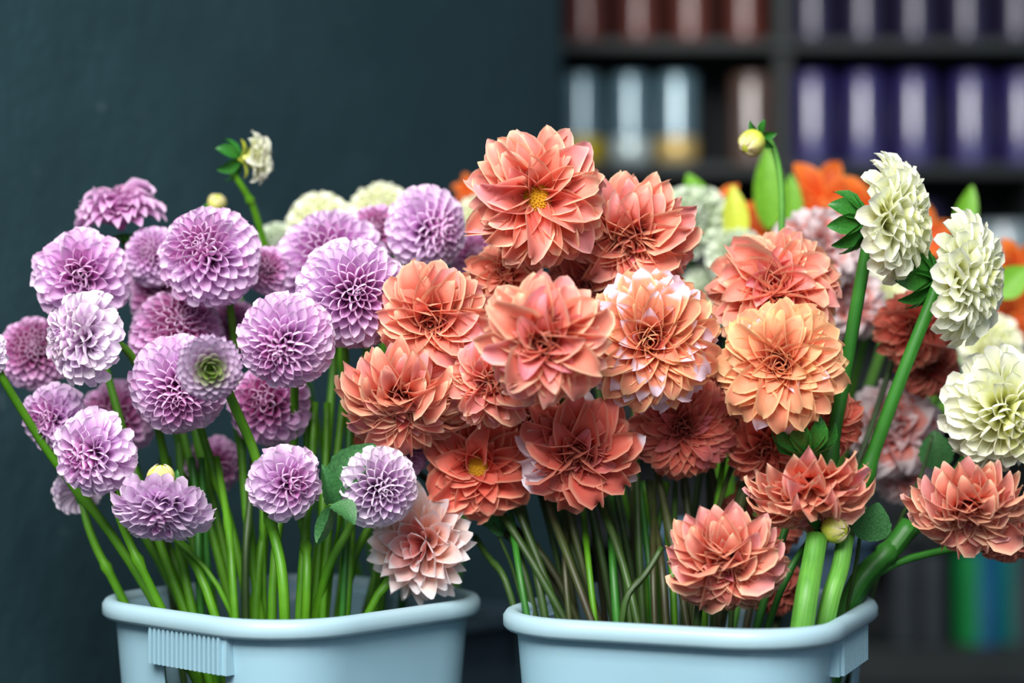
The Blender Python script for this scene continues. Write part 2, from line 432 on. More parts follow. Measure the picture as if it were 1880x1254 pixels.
def bloom(root, C, R, n, shape, mk, seed=0, N=None, eye=None, tips=0.0, pink=0.0, joined=False, sepals=5, jit=None,
          th=None, H=None, bracts=0, sepal_len=.45, whiteside=None, p=None):
    """the flower head: a heart (the part 'bloom') with its petals as sub-parts"""
    S = dict(SHAPES[shape]); r = random.Random(seed * 77 + 5)
    if N: S['N'] = N
    if th: S['th'] = th
    if H: S['H'] = H
    if p: S['p'] = p
    if jit is not None: S['jit'] = jit
    ex, ey, ez = frame(n)
    Cl = C - root.location
    hr = max(S['core'] * .9, .08) * R
    head = link('bloom', blob('bloom', CORE[mk]), root, Matrix.Translation(Cl) @ Matrix.Scale(hr, 4))
    inv = Matrix.Scale(1 / hr, 4)
    NN = S['N']; off = r.uniform(0, 6.28)
    i0 = 0
    if eye:       # open centre: no petals inside the disc
        i0 = int(NN * .2)
        dm = link('flower_disc', disc_mesh(), head, inv @ (Matrix.Translation(n * R * .16) @ Matrix(((ex.x, ey.x, ez.x, 0), (ex.y, ey.y, ez.y, 0), (ex.z, ey.z, ez.z, 0), (0, 0, 0, 1))) @ Matrix.Scale(R * eye, 4)))
        dm['label'] = 'yellow disc of tiny florets'; dm['kind'] = 'stuff'
    jv, jf, ju, jb = [], [], [], 0
    first = {}
    for i in range(i0, NN):
        t = (i + .5) / NN
        thh = S['th'] * t ** S['p'] * (1 + r.uniform(-1, 1) * S['jit'] * .6) + r.uniform(-1, 1) * S['jit'] * .3
        ph = off + i * 2.399963 + r.uniform(-1, 1) * S['jit'] * 1.2
        if shape == 'lily': thh = S['th'] * (1 + r.uniform(-.1, .1)); ph = off + i * math.pi / 3
        dome = 1 - S['dip'] * (1 - ss(thh, 0.0, .9))
        Rr = R * dome * (1 + r.uniform(-1, 1) * S['jit'])
        rad = ex * math.cos(ph) + ey * math.sin(ph)
        Hh = S['H'] if thh < math.pi / 2 else max(S['H'] * .7, .5)
        tipp = rad * (Rr * math.sin(thh)) + n * (Rr * Hh * math.cos(thh))
        bd = rad * math.sin(min(thh, 1.9)) + n * math.cos(min(thh, 1.9))
        base = bd * (S['core'] * R * .8)
        if S['H'] < .8: base = rad * (S['core'] * R * min(1, thh)) + n * (-.02 * R)
        Lv = tipp - base; L = Lv.length
        Ai = 2 * math.pi * R * R * math.sin(min(max(thh, .12), 1.75)) * S['th'] * S['p'] * t ** (S['p'] - 1) / NN
        W = S['wf'] * math.sqrt(Ai) * (1 + r.uniform(-1, 1) * S['jit'])
        if shape == 'lily': W = R * .56
        W = min(W, L * .95)
        q = min(NB - 1, int(NB * (t ** .8)))
        if shape == 'lily': q = 3
        asp = {'lily': .56}.get(shape) or max(.2, round(W / L, 1))
        var = r.randrange(NVAR)
        zdir = n * math.sin(thh) - rad * math.cos(thh)
        rot = Matrix.Rotation(r.uniform(-1, 1) * S['jit'] * 2.2, 4, 'Y')
        M = Matrix.Translation(base) @ orient(Vector((0, 0, 0)), Lv, zdir).to_3x3().to_4x4() @ rot @ Matrix.Diagonal((W / asp, L, (L + W / asp) / 2, 1)) 
        g = 0.0
        if tips and r.random() < tips and t > .03: g = r.uniform(.20, .42)
        if whiteside is not None and rad.x * whiteside[0] + rad.z * whiteside[1] > .88 and t > .55: g = .9
        pk = min(1, max(0, r.gauss(pink, .25))) if pink else 0.0
        if joined:
            V, Fc, UV = petal_set(shape, q, var, asp)
            A = np.array(M); Vw = V @ A[:3, :3].T + A[:3, 3]
            jv.append(Vw); jf += [tuple(k + jb for k in f) for f in Fc]; ju += UV; jb += len(V)
        else:
            me = petal_mesh(shape, q, var, asp, mk)
            if me not in first:
                o = link('petal', me, head, inv @ M); first[me] = o
            else:
                o = first[me].copy(); COL.objects.link(o); o.parent = head; o.matrix_basis = inv @ M
            o.color = (t, g, pk, 1)
            if g > .5: o['label'] = 'white petal'
    if joined:
        o = link('petals', mesh('petals', np.concatenate(jv), jf, PM[mk], ju), head, inv)
        o.color = (.7, .5 if mk == 'pinkwhite' else 0, pink, 1); o['kind'] = 'stuff'
    for i in range(sepals):
        a = off + i * 6.2832 / sepals
        rad = ex * math.cos(a) + ey * math.sin(a)
        yv = rad * .8 - n * .75
        o = link('sepal', sepal_mesh(SEPAL), head, inv @ orient(rad * R * .06 - n * R * (.2 if sepals < 9 else .34), yv, n + rad * .3) @ Matrix.Scale(R * sepal_len, 4))
    for i in range(bracts):
        a = off + .4 + i * 6.2832 / bracts
        rad = ex * math.cos(a) + ey * math.sin(a)
        yv = rad * 1.0 + n * .15
        o = link('bract', sepal_mesh(SEPAL_Y, True), head, inv @ orient(rad * R * .1 - n * R * .12, yv, n + rad * .3) @ Matrix.Scale(R * .62, 4))
        o['label'] = 'yellow green bract'
    return head


# ------------------------------------------------------------------ stems and leaves
def catmull(pts, per=6):
    pts = [pts[0] * 2 - pts[1]] + list(pts) + [pts[-1] * 2 - pts[-2]]
    out = []
    for i in range(1, len(pts) - 2):
        p0, p1, p2, p3 = pts[i - 1:i + 3]
        for k in range(per):
            t = k / per
            out.append(.5 * ((2 * p1) + (p2 - p0) * t + (2 * p0 - 5 * p1 + 4 * p2 - p3) * t * t + (3 * p1 - p0 - 3 * p2 + p3) * t ** 3))
    out.append(pts[-2].copy())
    return out


def tube_vf(path, rf, seg=10):
    V, Fc, UV = [], [], []
    x = None
    for i, p in enumerate(path):
        d = (path[min(i + 1, len(path) - 1)] - path[max(i - 1, 0)]).normalized()
        if x is None: x = frame(d)[0]
        x = (x - d * x.dot(d)).normalized(); y = d.cross(x)
        r = rf(i / (len(path) - 1))
        for k in range(seg + 1):
            a = 2 * math.pi * k / seg
            V.append(p + (x * math.cos(a) + y * math.sin(a)) * r); UV.append((k / seg, i / (len(path) - 1)))
    for i in range(len(path) - 1):
        for k in range(seg):
            Fc.append((i * (seg + 1) + k, i * (seg + 1) + k + 1, (i + 1) * (seg + 1) + k + 1, (i + 1) * (seg + 1) + k))
    n = len(V); e = (len(path) - 1) * (seg + 1)
    Fc.append(tuple(range(e, e + seg))); Fc.append(tuple(reversed(range(0, seg))))
    return V, Fc, UV


def stem(root, pts, r0, r1, mat, node=None, seed=0):
    path = catmull([p - root.location for p in pts])
    for _ in range(10):
        path = [path[0]] + [path[i] * .4 + (path[i - 1] + path[i + 1]) * .3 for i in range(1, len(path) - 1)] + [path[-1]]
    nd = node if node is not None else []

    def rf(t):
        r = r0 + (r1 - r0) * t
        for q in nd: r += r1 * .45 * math.exp(-((t - q) / .018) ** 2)
        return r
    V, Fc, UV = tube_vf(path, rf)
    return link('stem', mesh('stem', V, Fc, mat, UV), root)


def leaf(root, base, tip, up, width, mat=None, curl=.5, fold=.5, serr=.06, name='leaf', seed=0):
    r = random.Random(seed)
    nx, ny = 8, 12; V, UV = [], []
    L = (tip - base).length; asp = width / L
    cy = cz = 0; prev = 0
    for j in range(ny + 1):
        v = j / ny; a = curl * (.5 - v); cy += math.cos(a) / ny * (j > 0); cz += math.sin(a) / ny * (j > 0)
        wv = max(.03, math.sin(math.pi * (v * .96 + .02) ** .8) ** .8)
        for i in range(nx + 1):
            u = -1 + 2 * i / nx
            h = fold * asp * .5 * wv * abs(u) ** 1.3 + r.uniform(-1, 1) * .006
            e = 1 + (serr * math.sin(j * 2.9) if abs(u) > .95 else 0)
            V.append([u * asp * .5 * wv * e, cy, cz + h]); UV.append((.5 + u / 2, v))
    V = np.array(V); c, s = cy / math.hypot(cy, cz), cz / math.hypot(cy, cz)
    y = V[:, 1] * c + V[:, 2] * s; z = -V[:, 1] * s + V[:, 2] * c
    V = np.stack([V[:, 0], y, z], 1)
    Fc = [(j * (nx + 1) + i, j * (nx + 1) + i + 1, (j + 1) * (nx + 1) + i + 1, (j + 1) * (nx + 1) + i) for j in range(ny) for i in range(nx)]
    return link(name, mesh(name, V, Fc, mat or LEAF, UV), root, orient(base - root.location, tip - base, up) @ Matrix.Scale(L, 4))


# ------------------------------------------------------------------ setting
t = NT('dark_teal_plaster')
n1 = t.noise(9, 6, t.obj(), .6); n2 = t.noise(2.2, 3, t.obj())
c = t.mix(t.smooth(n2, .35, .7), L_(30, 58, 65), L_(37, 66, 73))
n3 = t.noise(30, 2, t.obj()); c = t.mix(t.smooth(n3, .70, .78, 0, .3), c, L_(96, 118, 122))
t.l(c, t.b.inputs['Base Color']); t.b.inputs['Roughness'].default_value = .62
t.bump(n1, .5, .012); WALL = t.m
FLOOR = plain('dark_floor', L_(40, 44, 46), .6, vary=.3, scale=6, bump=.3)
DARK = plain('dark_back_wall', L_(20, 26, 30), .8)

W0, W1 = Vector((-.62, .25, 0)), Vector((.0865, 1.66, 0))
W0 = W0 + (W0 - W1) * .9
d = (W1 - W0).normalized(); nrm = Vector((-d.y, d.x, 0))
a_, b_ = W0, W1; th_ = .12
q = [a_, b_, b_ + Vector((-.06, .16, 0)), a_ + nrm * th_]
V = [(p.x, p.y, z) for z in (0, 2.6) for p in q]
o = link('wall_left', mesh('wall_left', V, [(0, 1, 5, 4), (1, 2, 6, 5), (2, 3, 7, 6), (3, 0, 4, 7), (4, 5, 6, 7), (3, 2, 1, 0)], WALL, smooth=False)); o['kind'] = 'structure'
o = box('floor', (-4, 5, -6, 3.4, -.1, 0), FLOOR); o['kind'] = 'structure'
o = box('shade_ceiling', (-1.4, 5, .6, 3.2, 2.6, 2.7), DARK); o['kind'] = 'structure'  # unseen slab added above the back to keep overhead sky light off it
o = box('wall_back', (-1.2, 5, 3.0, 3.1, 0, 2.8), DARK); o['kind'] = 'structure'

# ------------------------------------------------------------------ shelving with glass vases
SHY = 2.15      # front of the shelves
unit = empty('shelving_unit', (1.0, 2.3, 0), 'dark shelving unit full of coloured cylinder vases beside the teal wall', 'shelving')
SW = plain('dark_shelf_wood', L_(30, 38, 38), .6, vary=.15, scale=8)
sx0, sx1 = .02, 2.3
PITCH = 226
boards_px = [-155, 71, 300, 526, 750, 972, 1190]


def zpx(py, y): return CZ - (py - 627) * (D + y) / F


def xpx(px, y): return (px - 940) * (D + y) / F


BZ = [zpx(p, SHY) for p in boards_px]
for z in BZ: box('shelf_board', (sx0 - 1, sx1 - 1, SHY - 2.3, SHY + .32 - 2.3, z - .022, z), SW, unit, bevel=.002)
for x in (sx0, xpx(1440, SHY) - .015, xpx(1905, SHY), sx1 - .03): box('post', (x - 1, x + .03 - 1, SHY - 2.3 + .02, SHY + .32 - 2.3, 0, 1.5), SW, unit)
box('back_panel', (sx0 - 1, sx1 - 1, SHY + .32 - 2.3, SHY + .34 - 2.3, 0, 1.5), DARK, unit)


def glaze(name, c, spec=.4, rough=.4, metal=.1, coat=1.0):
    m = plain(name, c, rough, spec, metal, vary=.1, scale=12, coat=coat)
    b = m.node_tree.nodes['Principled BSDF']; b.inputs['Coat IOR'].default_value = 1.62; b.inputs['Coat Roughness'].default_value = .12; b.inputs['Coat Tint'].default_value = (.8, .9, 1, 1)
    return m


VM = {'purple': glaze('purple_glass', L_(58, 44, 104)), 'dark purple': glaze('dark_purple_glass', L_(36, 26, 62), rough=.5, metal=.05, coat=.4),
      'rust red': glaze('rust_glass', L_(100, 40, 26), rough=.5, metal=.05, coat=.4), 'clear': glaze('smoky_clear_glass', L_(120, 146, 150), rough=.25, metal=.3),
      'brown': glaze('brown_glass', L_(110, 78, 62)), 'green': glaze('green_glass', L_(16, 120, 60), rough=.6, metal=0, spec=.2, coat=0), 'teal': glaze('teal_glass', L_(10, 104, 96), rough=.6, metal=0, spec=.2, coat=0),
      'blue': glaze('blue_glass', L_(20, 84, 120), rough=.6, metal=0, spec=.2, coat=0), 'grey': glaze('grey_glass', L_(50, 56, 62), rough=.6, metal=0, spec=.2, coat=0),
      'pale grey': glaze('pale_grey_ceramic', L_(170, 180, 178), rough=.5, metal=0)}
FILL = {'yellow': plain('yellow_filling', L_(226, 196, 40), .5), 'silver': plain('silver_filling', L_(205, 222, 222), .3, metal=.3), 'gold': plain('gold_filling', L_(214, 182, 110), .35, metal=.3)}
ORD = ['first', 'second', 'third', 'fourth', 'fifth', 'sixth', 'seventh', 'eighth', 'ninth', 'tenth']


def vase(px, row, R, H, colr, label, fill=None):
    y = SHY + R + .03; z = BZ[row]
    root = empty('cylinder_vase', (xpx(px, y), y, z), label, 'vase', 'coloured cylinder vases on the shelves')
    prof = [(1e-4, 0), (R * .93, 0), (R * .99, .004), (R, .012), (R, H - .004), (R * .97, H), (R * .93, H - .004), (R * .93, .03), (1e-4, .028)]
    V, Fc = lathe_vf(prof, 32); link('vase_body', mesh('vase_body', V, Fc, VM[colr]), root)
    if fill:
        rr = R * 1.015
        V, Fc = lathe_vf([(rr * .8, .004), (rr, .008), (rr * 1.01, .03), (rr, .055), (rr * .8, .066), (rr * .6, .07)], 32)
        o = link('base_band', mesh('base_band', V, Fc, FILL[fill]), root); o['label'] = fill + ' band round the foot of the vase'


VR = .044
for k, px in enumerate((1075, 1172, 1268, 1368)): vase(px, 1, VR, .19, 'rust red', f'{ORD[k]} rust red vase from the teal wall, on the topmost shelf in view')
for k, px in enumerate((1492, 1585, 1680, 1775, 1868)): vase(px, 1, VR, .19, 'dark purple', f'{ORD[k]} dark purple vase right of the shelf post, on the topmost shelf in view')
vase(1068, 2, .041, .185, 'clear', 'smoky clear vase with a yellow foot, nearest the teal wall', 'yellow')
vase(1157, 2, .041, .185, 'clear', 'smoky clear vase with a silvery white foot, between the yellow and gold footed vases', 'silver')
vase(1243, 2, .041, .185, 'clear', 'smoky clear vase with a gold foot, left of the brown vase', 'gold')
vase(1380, 2, .043, .185, 'brown', 'single brown vase just left of the shelf post, behind the green bud')
for k, px in enumerate((1492, 1585, 1678, 1782, 1876)): vase(px, 2, VR, .188, 'purple', f'{ORD[k]} glossy purple vase right of the shelf post, on the shelf above the orange lilies')
for k, px in enumerate((1075, 1165, 1258)): vase(px, 3, VR, .17, 'grey', f'{ORD[k]} grey vase from the teal wall, low behind the salmon flowers')
for k, px in enumerate((1500, 1590, 1690)): vase(px, 3, VR, .17, 'dark purple', f'{ORD[k]} dark purple vase right of the post, half hidden behind orange lilies')
vase(1845, 3, .062, .13, 'pale grey', 'wide pale grey pot on the shelf behind the rightmost white dahlia')
for k, px in enumerate((1690, 1790, 1880)): vase(px, 4, VR, .17, 'dark purple', f'{ORD[k]} dark vase from the left, hidden behind the cream flowers')
for k, (px, c_) in enumerate(((1660, 'grey'), (1712, 'grey'), (1790, 'green'), (1868, 'teal'))):
    lab = {'green': 'tall green vase low on the shelves under the rightmost salmon dahlia', 'teal': 'teal vase at the picture edge right of the green vase'}.get(c_, f'{ORD[k]} dim grey vase left of the green vase')
    vase(px, 6, .026 if c_ == 'grey' else .04, .19, c_, lab)
box('plinth', (sx0 - 1, sx1 - 1, SHY - 2.3 + .01, SHY - 2.3 + .03, 0, .06), SW, unit)
for k, (px, c_) in enumerate(((1800, 'blue'), (1872, 'grey'))):
    y = SHY + .07
    root = empty('cylinder_vase', (xpx(px, y), y, 0), 'dark blue vase on the floor under the lowest shelf, below the green vase' if k == 0 else 'dim grey vase on the floor beside the dark blue vase', 'vase', 'coloured cylinder vases on the shelves')
    V, Fc = lathe_vf([(1e-4, 0), (.04, 0), (.042, .01), (.042, .262), (.038, .262), (.038, .03)], 28); link('vase_body', mesh('vase_body', V, Fc, VM[c_]), root)

# ------------------------------------------------------------------ buckets
RIMZ = CZ - .2480


def rsq(half, cr, npc=9, nside=22):
    """rounded square outline, counter-clockwise from the +X side; returns [(x,y,nx,ny,side,s)]"""
    out = []
    for k in range(4):
        a0 = k * math.pi / 2; ca, sa = math.cos(a0), math.sin(a0)
        h = half - cr
        for i in range(nside):
            s = -h + 2 * h * i / nside
            out.append((half * ca - s * sa, half * sa + s * ca, ca, sa, k, s))
        cx, cy = (h * ca - h * sa), (h * sa + h * ca)
        for i in range(npc):
            a = a0 + math.pi / 2 * i / npc
            out.append((cx + cr * math.cos(a), cy + cr * math.sin(a), math.cos(a), math.sin(a), k + 10, 0))
    return out


def plastic(name, c):
    t = NT(name)
    ob = t.obj(); n = t.noise(5, 4, ob); n2 = t.noise(38, 5, ob, .65)
    c1 = t.mix(t.smooth(n, .3, .7), tuple(v * .94 for v in c), tuple(min(1, v * 1.04) for v in c))
    c1 = t.mix(t.smooth(n2, .66, .74, 0, .28), c1, L_(150, 160, 140))
    t.l(c1, t.b.inputs['Base Color']); t.b.inputs['Roughness'].default_value = .42
    t.b.inputs['Subsurface Weight'].default_value = 0.0
    t.bump(n2, .08, .002)
    return t.m


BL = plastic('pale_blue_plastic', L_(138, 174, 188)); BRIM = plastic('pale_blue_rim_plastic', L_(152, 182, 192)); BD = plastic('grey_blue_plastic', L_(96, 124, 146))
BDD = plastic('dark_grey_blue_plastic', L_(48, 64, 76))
BUCK = {}


def bucket(key, cx, cy, rot, label, half=.144, cr=.078, rimz=RIMZ, mat=BL, rmat=BRIM, windows=(2, 0), goff=0.0):
    root = empty('flower_bucket', (cx, cy, 0), label, 'bucket', 'plastic flower buckets'); root.rotation_euler = (0, 0, rot)
    pts = rsq(half, cr); n = len(pts)
    zs = [.004, .05, .12, .2, .26, rimz - .105, rimz - .048, rimz - .03, rimz - .006]
    V, Fc = [], []
    for z in zs:
        off = -(rimz - z) * .085
        for (x, y, nx, ny, k, s) in pts: V.append((x + nx * off, y + ny * off, z))
    for j in range(len(zs) - 1):
        for i in range(n):
            i2 = (i + 1) % n; k, s = pts[i][4], pts[i][5]
            if j == 5 and k in windows and -.050 + goff <= s < .048 + goff: continue
            Fc.append((j * n + i, j * n + i2, (j + 1) * n + i2, (j + 1) * n + i))
    Fc.append(tuple(reversed(range(n))))
    o = link('bucket_wall', mesh('bucket_wall', V, Fc, mat), root)
    md = o.modifiers.new('solid', 'SOLIDIFY'); md.thickness = .0035; md.offset = -1
    prof = [(-.004, -.012), (.001, -.014), (.0085, -.016), (.0115, -.0125), (.0115, -.004), (.0085, .0005), (.003, .002), (-.002, .0005), (-.004, -.004)]
    V, Fc = [], []; m = len(prof)
    for (x, y, nx, ny, k, s) in pts:
        for (a, z) in prof: V.append((x + nx * a, y + ny * a, rimz + z))
    for i in range(n):
        i2 = (i + 1) % n
        for j in range(m):
            j2 = (j + 1) % m; Fc.append((i * m + j, i2 * m + j, i2 * m + j2, i * m + j2))
    link('rim', mesh('rim', V, Fc, rmat), root)
    for k in windows:
        g0 = Matrix.Rotation(k * math.pi / 2, 4, 'Z') @ Matrix.Translation((0, goff, 0))
        V, Fc = box_vf(half - .012, half + .0045, -.056, .056, rimz - .050, rimz - .014)
        g = link('grip', mesh('grip', V, Fc, mat, smooth=False), root, g0)
        rv, rf = box_vf(-.0015, .0035, -.0016, .0016, -.017, .017)
        rm = mesh('rib', rv, rf, mat, smooth=False)
        for i in range(16):
            link('rib', rm, g, Matrix.Translation((half + .0045, -.049 + i * .0065, rimz - .0325)))
    BUCK[key] = (cx, cy, half, rot)
    # water
    return root


bucket('left', -.213, .085, math.radians(48), 'pale blue plastic bucket with a ribbed grip, holding the lavender dahlias', goff=.022)
bucket('right', .171, .025, math.radians(-22), half=.147, label='pale blue plastic bucket holding the salmon dahlias')
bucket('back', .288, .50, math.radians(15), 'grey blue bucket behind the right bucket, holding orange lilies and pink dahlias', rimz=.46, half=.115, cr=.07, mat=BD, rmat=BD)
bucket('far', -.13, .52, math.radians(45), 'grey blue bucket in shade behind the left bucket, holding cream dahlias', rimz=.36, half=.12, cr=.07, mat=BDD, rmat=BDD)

_cnt = {}


def into(key, C, n, R, sd, frac=.5):
    """way points from a bloom's back down into a bucket"""
    cx, cy, half, rot = BUCK[key]; r = random.Random(sd * 31 + 3)
    lim = half - .035
    ca, sa = math.cos(-rot), math.sin(-rot)
    dx, dy = (C.x - cx) * frac + r.uniform(-.03, .03), (C.y - cy) * .8 + r.uniform(-.03, .04)
    lx, ly = dx * ca - dy * sa, dx * sa + dy * ca
    # stay inside the rounded square
    m = max(abs(lx), abs(ly), (abs(lx) + abs(ly)) * .62) / lim
    if m > 1: lx /= m; ly /= m
    ca, sa = math.cos(rot), math.sin(rot)
    qx, qy = lx * ca - ly * sa, lx * sa + ly * ca
    rz = {'left': RIMZ, 'right': RIMZ, 'back': .46, 'far': .36}[key]
    Q = Vector((cx + qx, cy + qy, rz))
    B = Vector((cx - qx * .25 + r.uniform(-.05, .05), cy - qy * .25 + r.uniform(-.05, .05), .012))
    return Q, B


def bud(root, C, R, n, mk, seed=0, sepals=6, sepal_len=.9, bracts=0, N=14):
    r = random.Random(seed); ex, ey, ez = frame(n); Cl = C - root.location
    head = link('bloom', blob('bloom', CORE[mk]), root, Matrix.Translation(Cl) @ Matrix.Scale(R * .8, 4)); inv = Matrix.Scale(1 / (R * .8), 4)
    k = ('closed', mk)
    if k not in _ic:
        V, Fc, UV = petal_vf(.62, .5, .75, .7, -2.5, -1.3, 'point', .0, 0, 6, 9, 1, neck=.5, wmax=.5); _ic[k] = mesh('petal', V, Fc, PM[mk], UV)
    for i in range(N):
        a = i * 2.399963; rad = ex * math.cos(a) + ey * math.sin(a); f = 1 - .25 * i / N
        b0 = n * (-R * .85) + rad * R * .08; b1 = n * R * (.72 * f + .12) + rad * R * .22
        o = link('petal', _ic[k], head, inv @ orient(b0, b1 - b0, -rad) @ Matrix.Scale((b1 - b0).length * (.92 + .1 * f), 4)); o.color = (.8 - .5 * (i % 3) / 3, 0, .4, 1)
    for i in range(sepals):
        a = i * 6.2832 / sepals; rad = ex * math.cos(a) + ey * math.sin(a)
        link('sepal', sepal_mesh(SEPAL), head, inv @ orient(rad * R * .1 - n * R * .95, rad * .95 - n * .2, n + rad * .3) @ Matrix.Scale(R * sepal_len, 4))
    return head


def flower(name, px, py, rpx, y, n, shape, mk, bk, label, group, cat='flower', sd=None, srad=.0042, smat=None, way=None, joined=None, rimpx=None, frac=.5, stemless=False, leaves=(), **kw):
    _cnt['n'] = _cnt.get('n', 0) + 1; sd = sd or _cnt['n']
    C = P(px, py, y); R = rpx * (D + y) / F
    if len(n) == 2:
        q = n[0] ** 2 + n[1] ** 2
        n = Vector((n[0], -math.sqrt(max(.02, 1 - q)), n[1]))
    else: n = Vector(n)
    n.normalize()
    Q, B = into(bk, C, n, R, sd, frac)
    if rimpx:
        # the stem crosses the rim plane where the photograph shows it
        yy = rimpx[2] if len(rimpx) > 2 else Q.y
        Q = P(rimpx[0], rimpx[1], yy)
    root = empty(name, B, label, cat, group)
    if shape == 'closed': bud(root, C, R, n, mk, sd, **kw)
    else: bloom(root, C, R, n, shape, mk, sd, joined=(y > .19 if joined is None else joined), **kw)
    back = C - n * R * .22
    pts = [back]
    exit_ = C - n * R * 1.15 + Vector((0, 0, -R * .15))
    if n.z < -.3: exit_ = C - n * R * .75 + Vector((0, .3 * R, 0))
    if way:
        pts += [P(a, b, c) for a, b, c in way]
    else:
        pts.append(exit_)
        if n.z < -.3: pts.append(C + Vector((0, R * 1.2, -R * .2)))
        m = exit_.lerp(Q, .5); m.x += (exit_.x - Q.x) * .10
        if bk in ('left', 'right') and py < 780: m.y = max(m.y, .10)
        pts.append(m)
    pts += [Q, B]
    r = random.Random(sd)
    stem(root, pts, srad * .85, srad * 1.1, STEM[smat or ('green' if bk == 'left' else r.choice(['dark', 'olive', 'dark']))], node=[r.uniform(.45, .75)])
    for lf in leaves: leaf(root, P(*lf[0]), P(*lf[1]), Vector(lf[2]), **lf[3])
    return root


exec_table = True
GL = 'lavender dahlias in the left bucket'
GS = 'salmon dahlias in the right bucket'
# ---- lavender balls: centre px, py, radius px, depth, facing (right, up)
LV = [
    (388, 475, 95, .045, (-.18, .32), 'ball', 'lavender', 'large lavender ball dahlia facing the viewer, topmost left of the dark stemmed bud', dict(pink=.1)),
    (150, 508, 88, .055, (.15, .05), 'ball_open', 'lavender', 'pale lavender ball dahlia with a deep pink eye, against the teal wall', dict(pink=.1)),
    (166, 622, 86, -.015, (-.72, .10), 'ball_open', 'lavender_pale', 'near white lavender dahlia turned left, under the ball with the deep pink eye', dict(pink=.1)),
    (66, 650, 68, .14, (.1, .35), 'ball', 'lavender_pink', 'blurred mauve pink dahlia behind the near white one, by the wall', {}),
    (-22, 650, 44, .0, (-.5, .0), 'ball_open', 'lavender_pale', 'white lavender dahlia cut off by the left picture edge', dict(way=[(2, 692, .0), (50, 768, .03), (120, 880, .05)])),
    (222, 415, 84, .15, (-.12, -.12, .98), 'deco', 'lavender_pink', 'blurred mauve dahlia seen from the side, highest at the left', dict(way=[(230, 450, .16), (246, 500, .17)], jit=.06, th=1.6, H=1.0, N=130)),
    (284, 472, 56, .13, (-.1, .3), 'ball', 'lavender', 'small blurred lavender dahlia tucked left of the topmost large ball', {}),
    (326, 622, 88, .10, (.25, .55), 'ball', 'lavender_pink', 'bright pink lavender ball partly hidden behind the half open bud flower', {}),
    (330, 704, 92, .015, (.08, -.34), 'ball', 'lavender', 'lavender ball with rosy tubular eye, right behind the half open bud flower', dict(pink=.1)),
    (104, 768, 64, .055, (-.35, .1), 'ball_open', 'lavender', 'soft lavender dahlia half behind another, low by the wall', {}),
    (180, 830, 80, -.01, (-.45, -.15), 'ball_open', 'lavender', 'lavender dahlia turned left with a small purple eye, low at the left', dict(rimpx=(293, 1112), way=[(212, 935, .0), (245, 1010, .01)])),
    (145, 900, 48, .085, (-.4, .6, .3), 'ball_open', 'lavender_pale', 'pale lavender dahlia seen from behind, lowest at the left edge of the bunch', dict(rimpx=(228, 1102), way=[(160, 965, .07), (190, 1035, .07)])),
    (302, 918, 95, -.02, (-.05, -.8), 'ball_open', 'lavender', 'drooping lavender dahlia facing down under a yellow green bud', dict(th=1.6, H=.72, way=[(300, 915, .06), (330, 1010, .06)])),
    (610, 492, 106, .13, (.0, .35), 'ball', 'lavender', 'large pale lavender ball behind the one with the violet tubular eye', dict(pink=.0)),
    (645, 540, 102, .02, (.22, .03), 'ball', 'lavender', 'large lavender ball with a violet tubular eye, touching the salmon flowers', {}),
    (527, 622, 90, -.035, (-.15, -.36), 'ball', 'lavender', 'lavender ball with a dark purple green eye, facing down beside the half open flower', dict(pink=.1)),
    (778, 418, 78, .12, (.62, -.1), 'ball', 'lavender', 'blurred violet lavender ball above the salmon dahlias, turned right', dict(N=170)),
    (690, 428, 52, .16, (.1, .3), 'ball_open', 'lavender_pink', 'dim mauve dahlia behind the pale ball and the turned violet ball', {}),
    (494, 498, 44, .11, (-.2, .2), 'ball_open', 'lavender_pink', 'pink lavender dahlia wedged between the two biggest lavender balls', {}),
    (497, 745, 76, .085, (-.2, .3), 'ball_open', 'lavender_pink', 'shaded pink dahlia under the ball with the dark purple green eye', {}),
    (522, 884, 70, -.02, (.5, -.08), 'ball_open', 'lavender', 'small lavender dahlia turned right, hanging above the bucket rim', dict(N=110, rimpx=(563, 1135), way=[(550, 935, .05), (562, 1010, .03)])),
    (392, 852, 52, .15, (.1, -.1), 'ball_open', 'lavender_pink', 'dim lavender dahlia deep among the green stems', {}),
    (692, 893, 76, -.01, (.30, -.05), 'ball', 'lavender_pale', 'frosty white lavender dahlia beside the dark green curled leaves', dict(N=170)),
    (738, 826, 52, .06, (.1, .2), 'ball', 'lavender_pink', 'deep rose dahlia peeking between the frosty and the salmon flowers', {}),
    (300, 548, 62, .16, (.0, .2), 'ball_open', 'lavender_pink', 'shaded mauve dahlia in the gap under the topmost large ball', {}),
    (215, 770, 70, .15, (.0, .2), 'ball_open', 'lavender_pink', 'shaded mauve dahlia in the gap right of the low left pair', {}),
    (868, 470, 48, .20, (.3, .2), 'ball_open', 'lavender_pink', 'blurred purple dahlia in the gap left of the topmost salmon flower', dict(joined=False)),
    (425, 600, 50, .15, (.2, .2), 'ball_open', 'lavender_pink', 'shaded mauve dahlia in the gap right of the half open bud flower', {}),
]
for (px, py, r_, y, n, sh, mk, lab, kw) in LV:
    flower('dahlia', px, py, r_, y, n, sh, mk, 'left', lab, GL, **kw)
flower('half_open_dahlia', 384, 675, 64, -.085, (.22, -.12), 'scale', 'lavender_bud', 'left', 'half open lavender dahlia of pointed scales round a green eye', GL,
       srad=.0048, way=[(412, 700, -.05), (435, 760, -.04), (466, 822, -.02), (492, 930, -.01), (508, 1010, .0)], rimpx=(528, 1138), N=105)
flower('blush_dahlia', 778, 1000, 108, .045, (-.48, .02), 'spoon', 'blush', 'left', 'white and peach blush dahlia leaning over the left bucket rim', None, srad=.004, tips=.8, pink=.3)
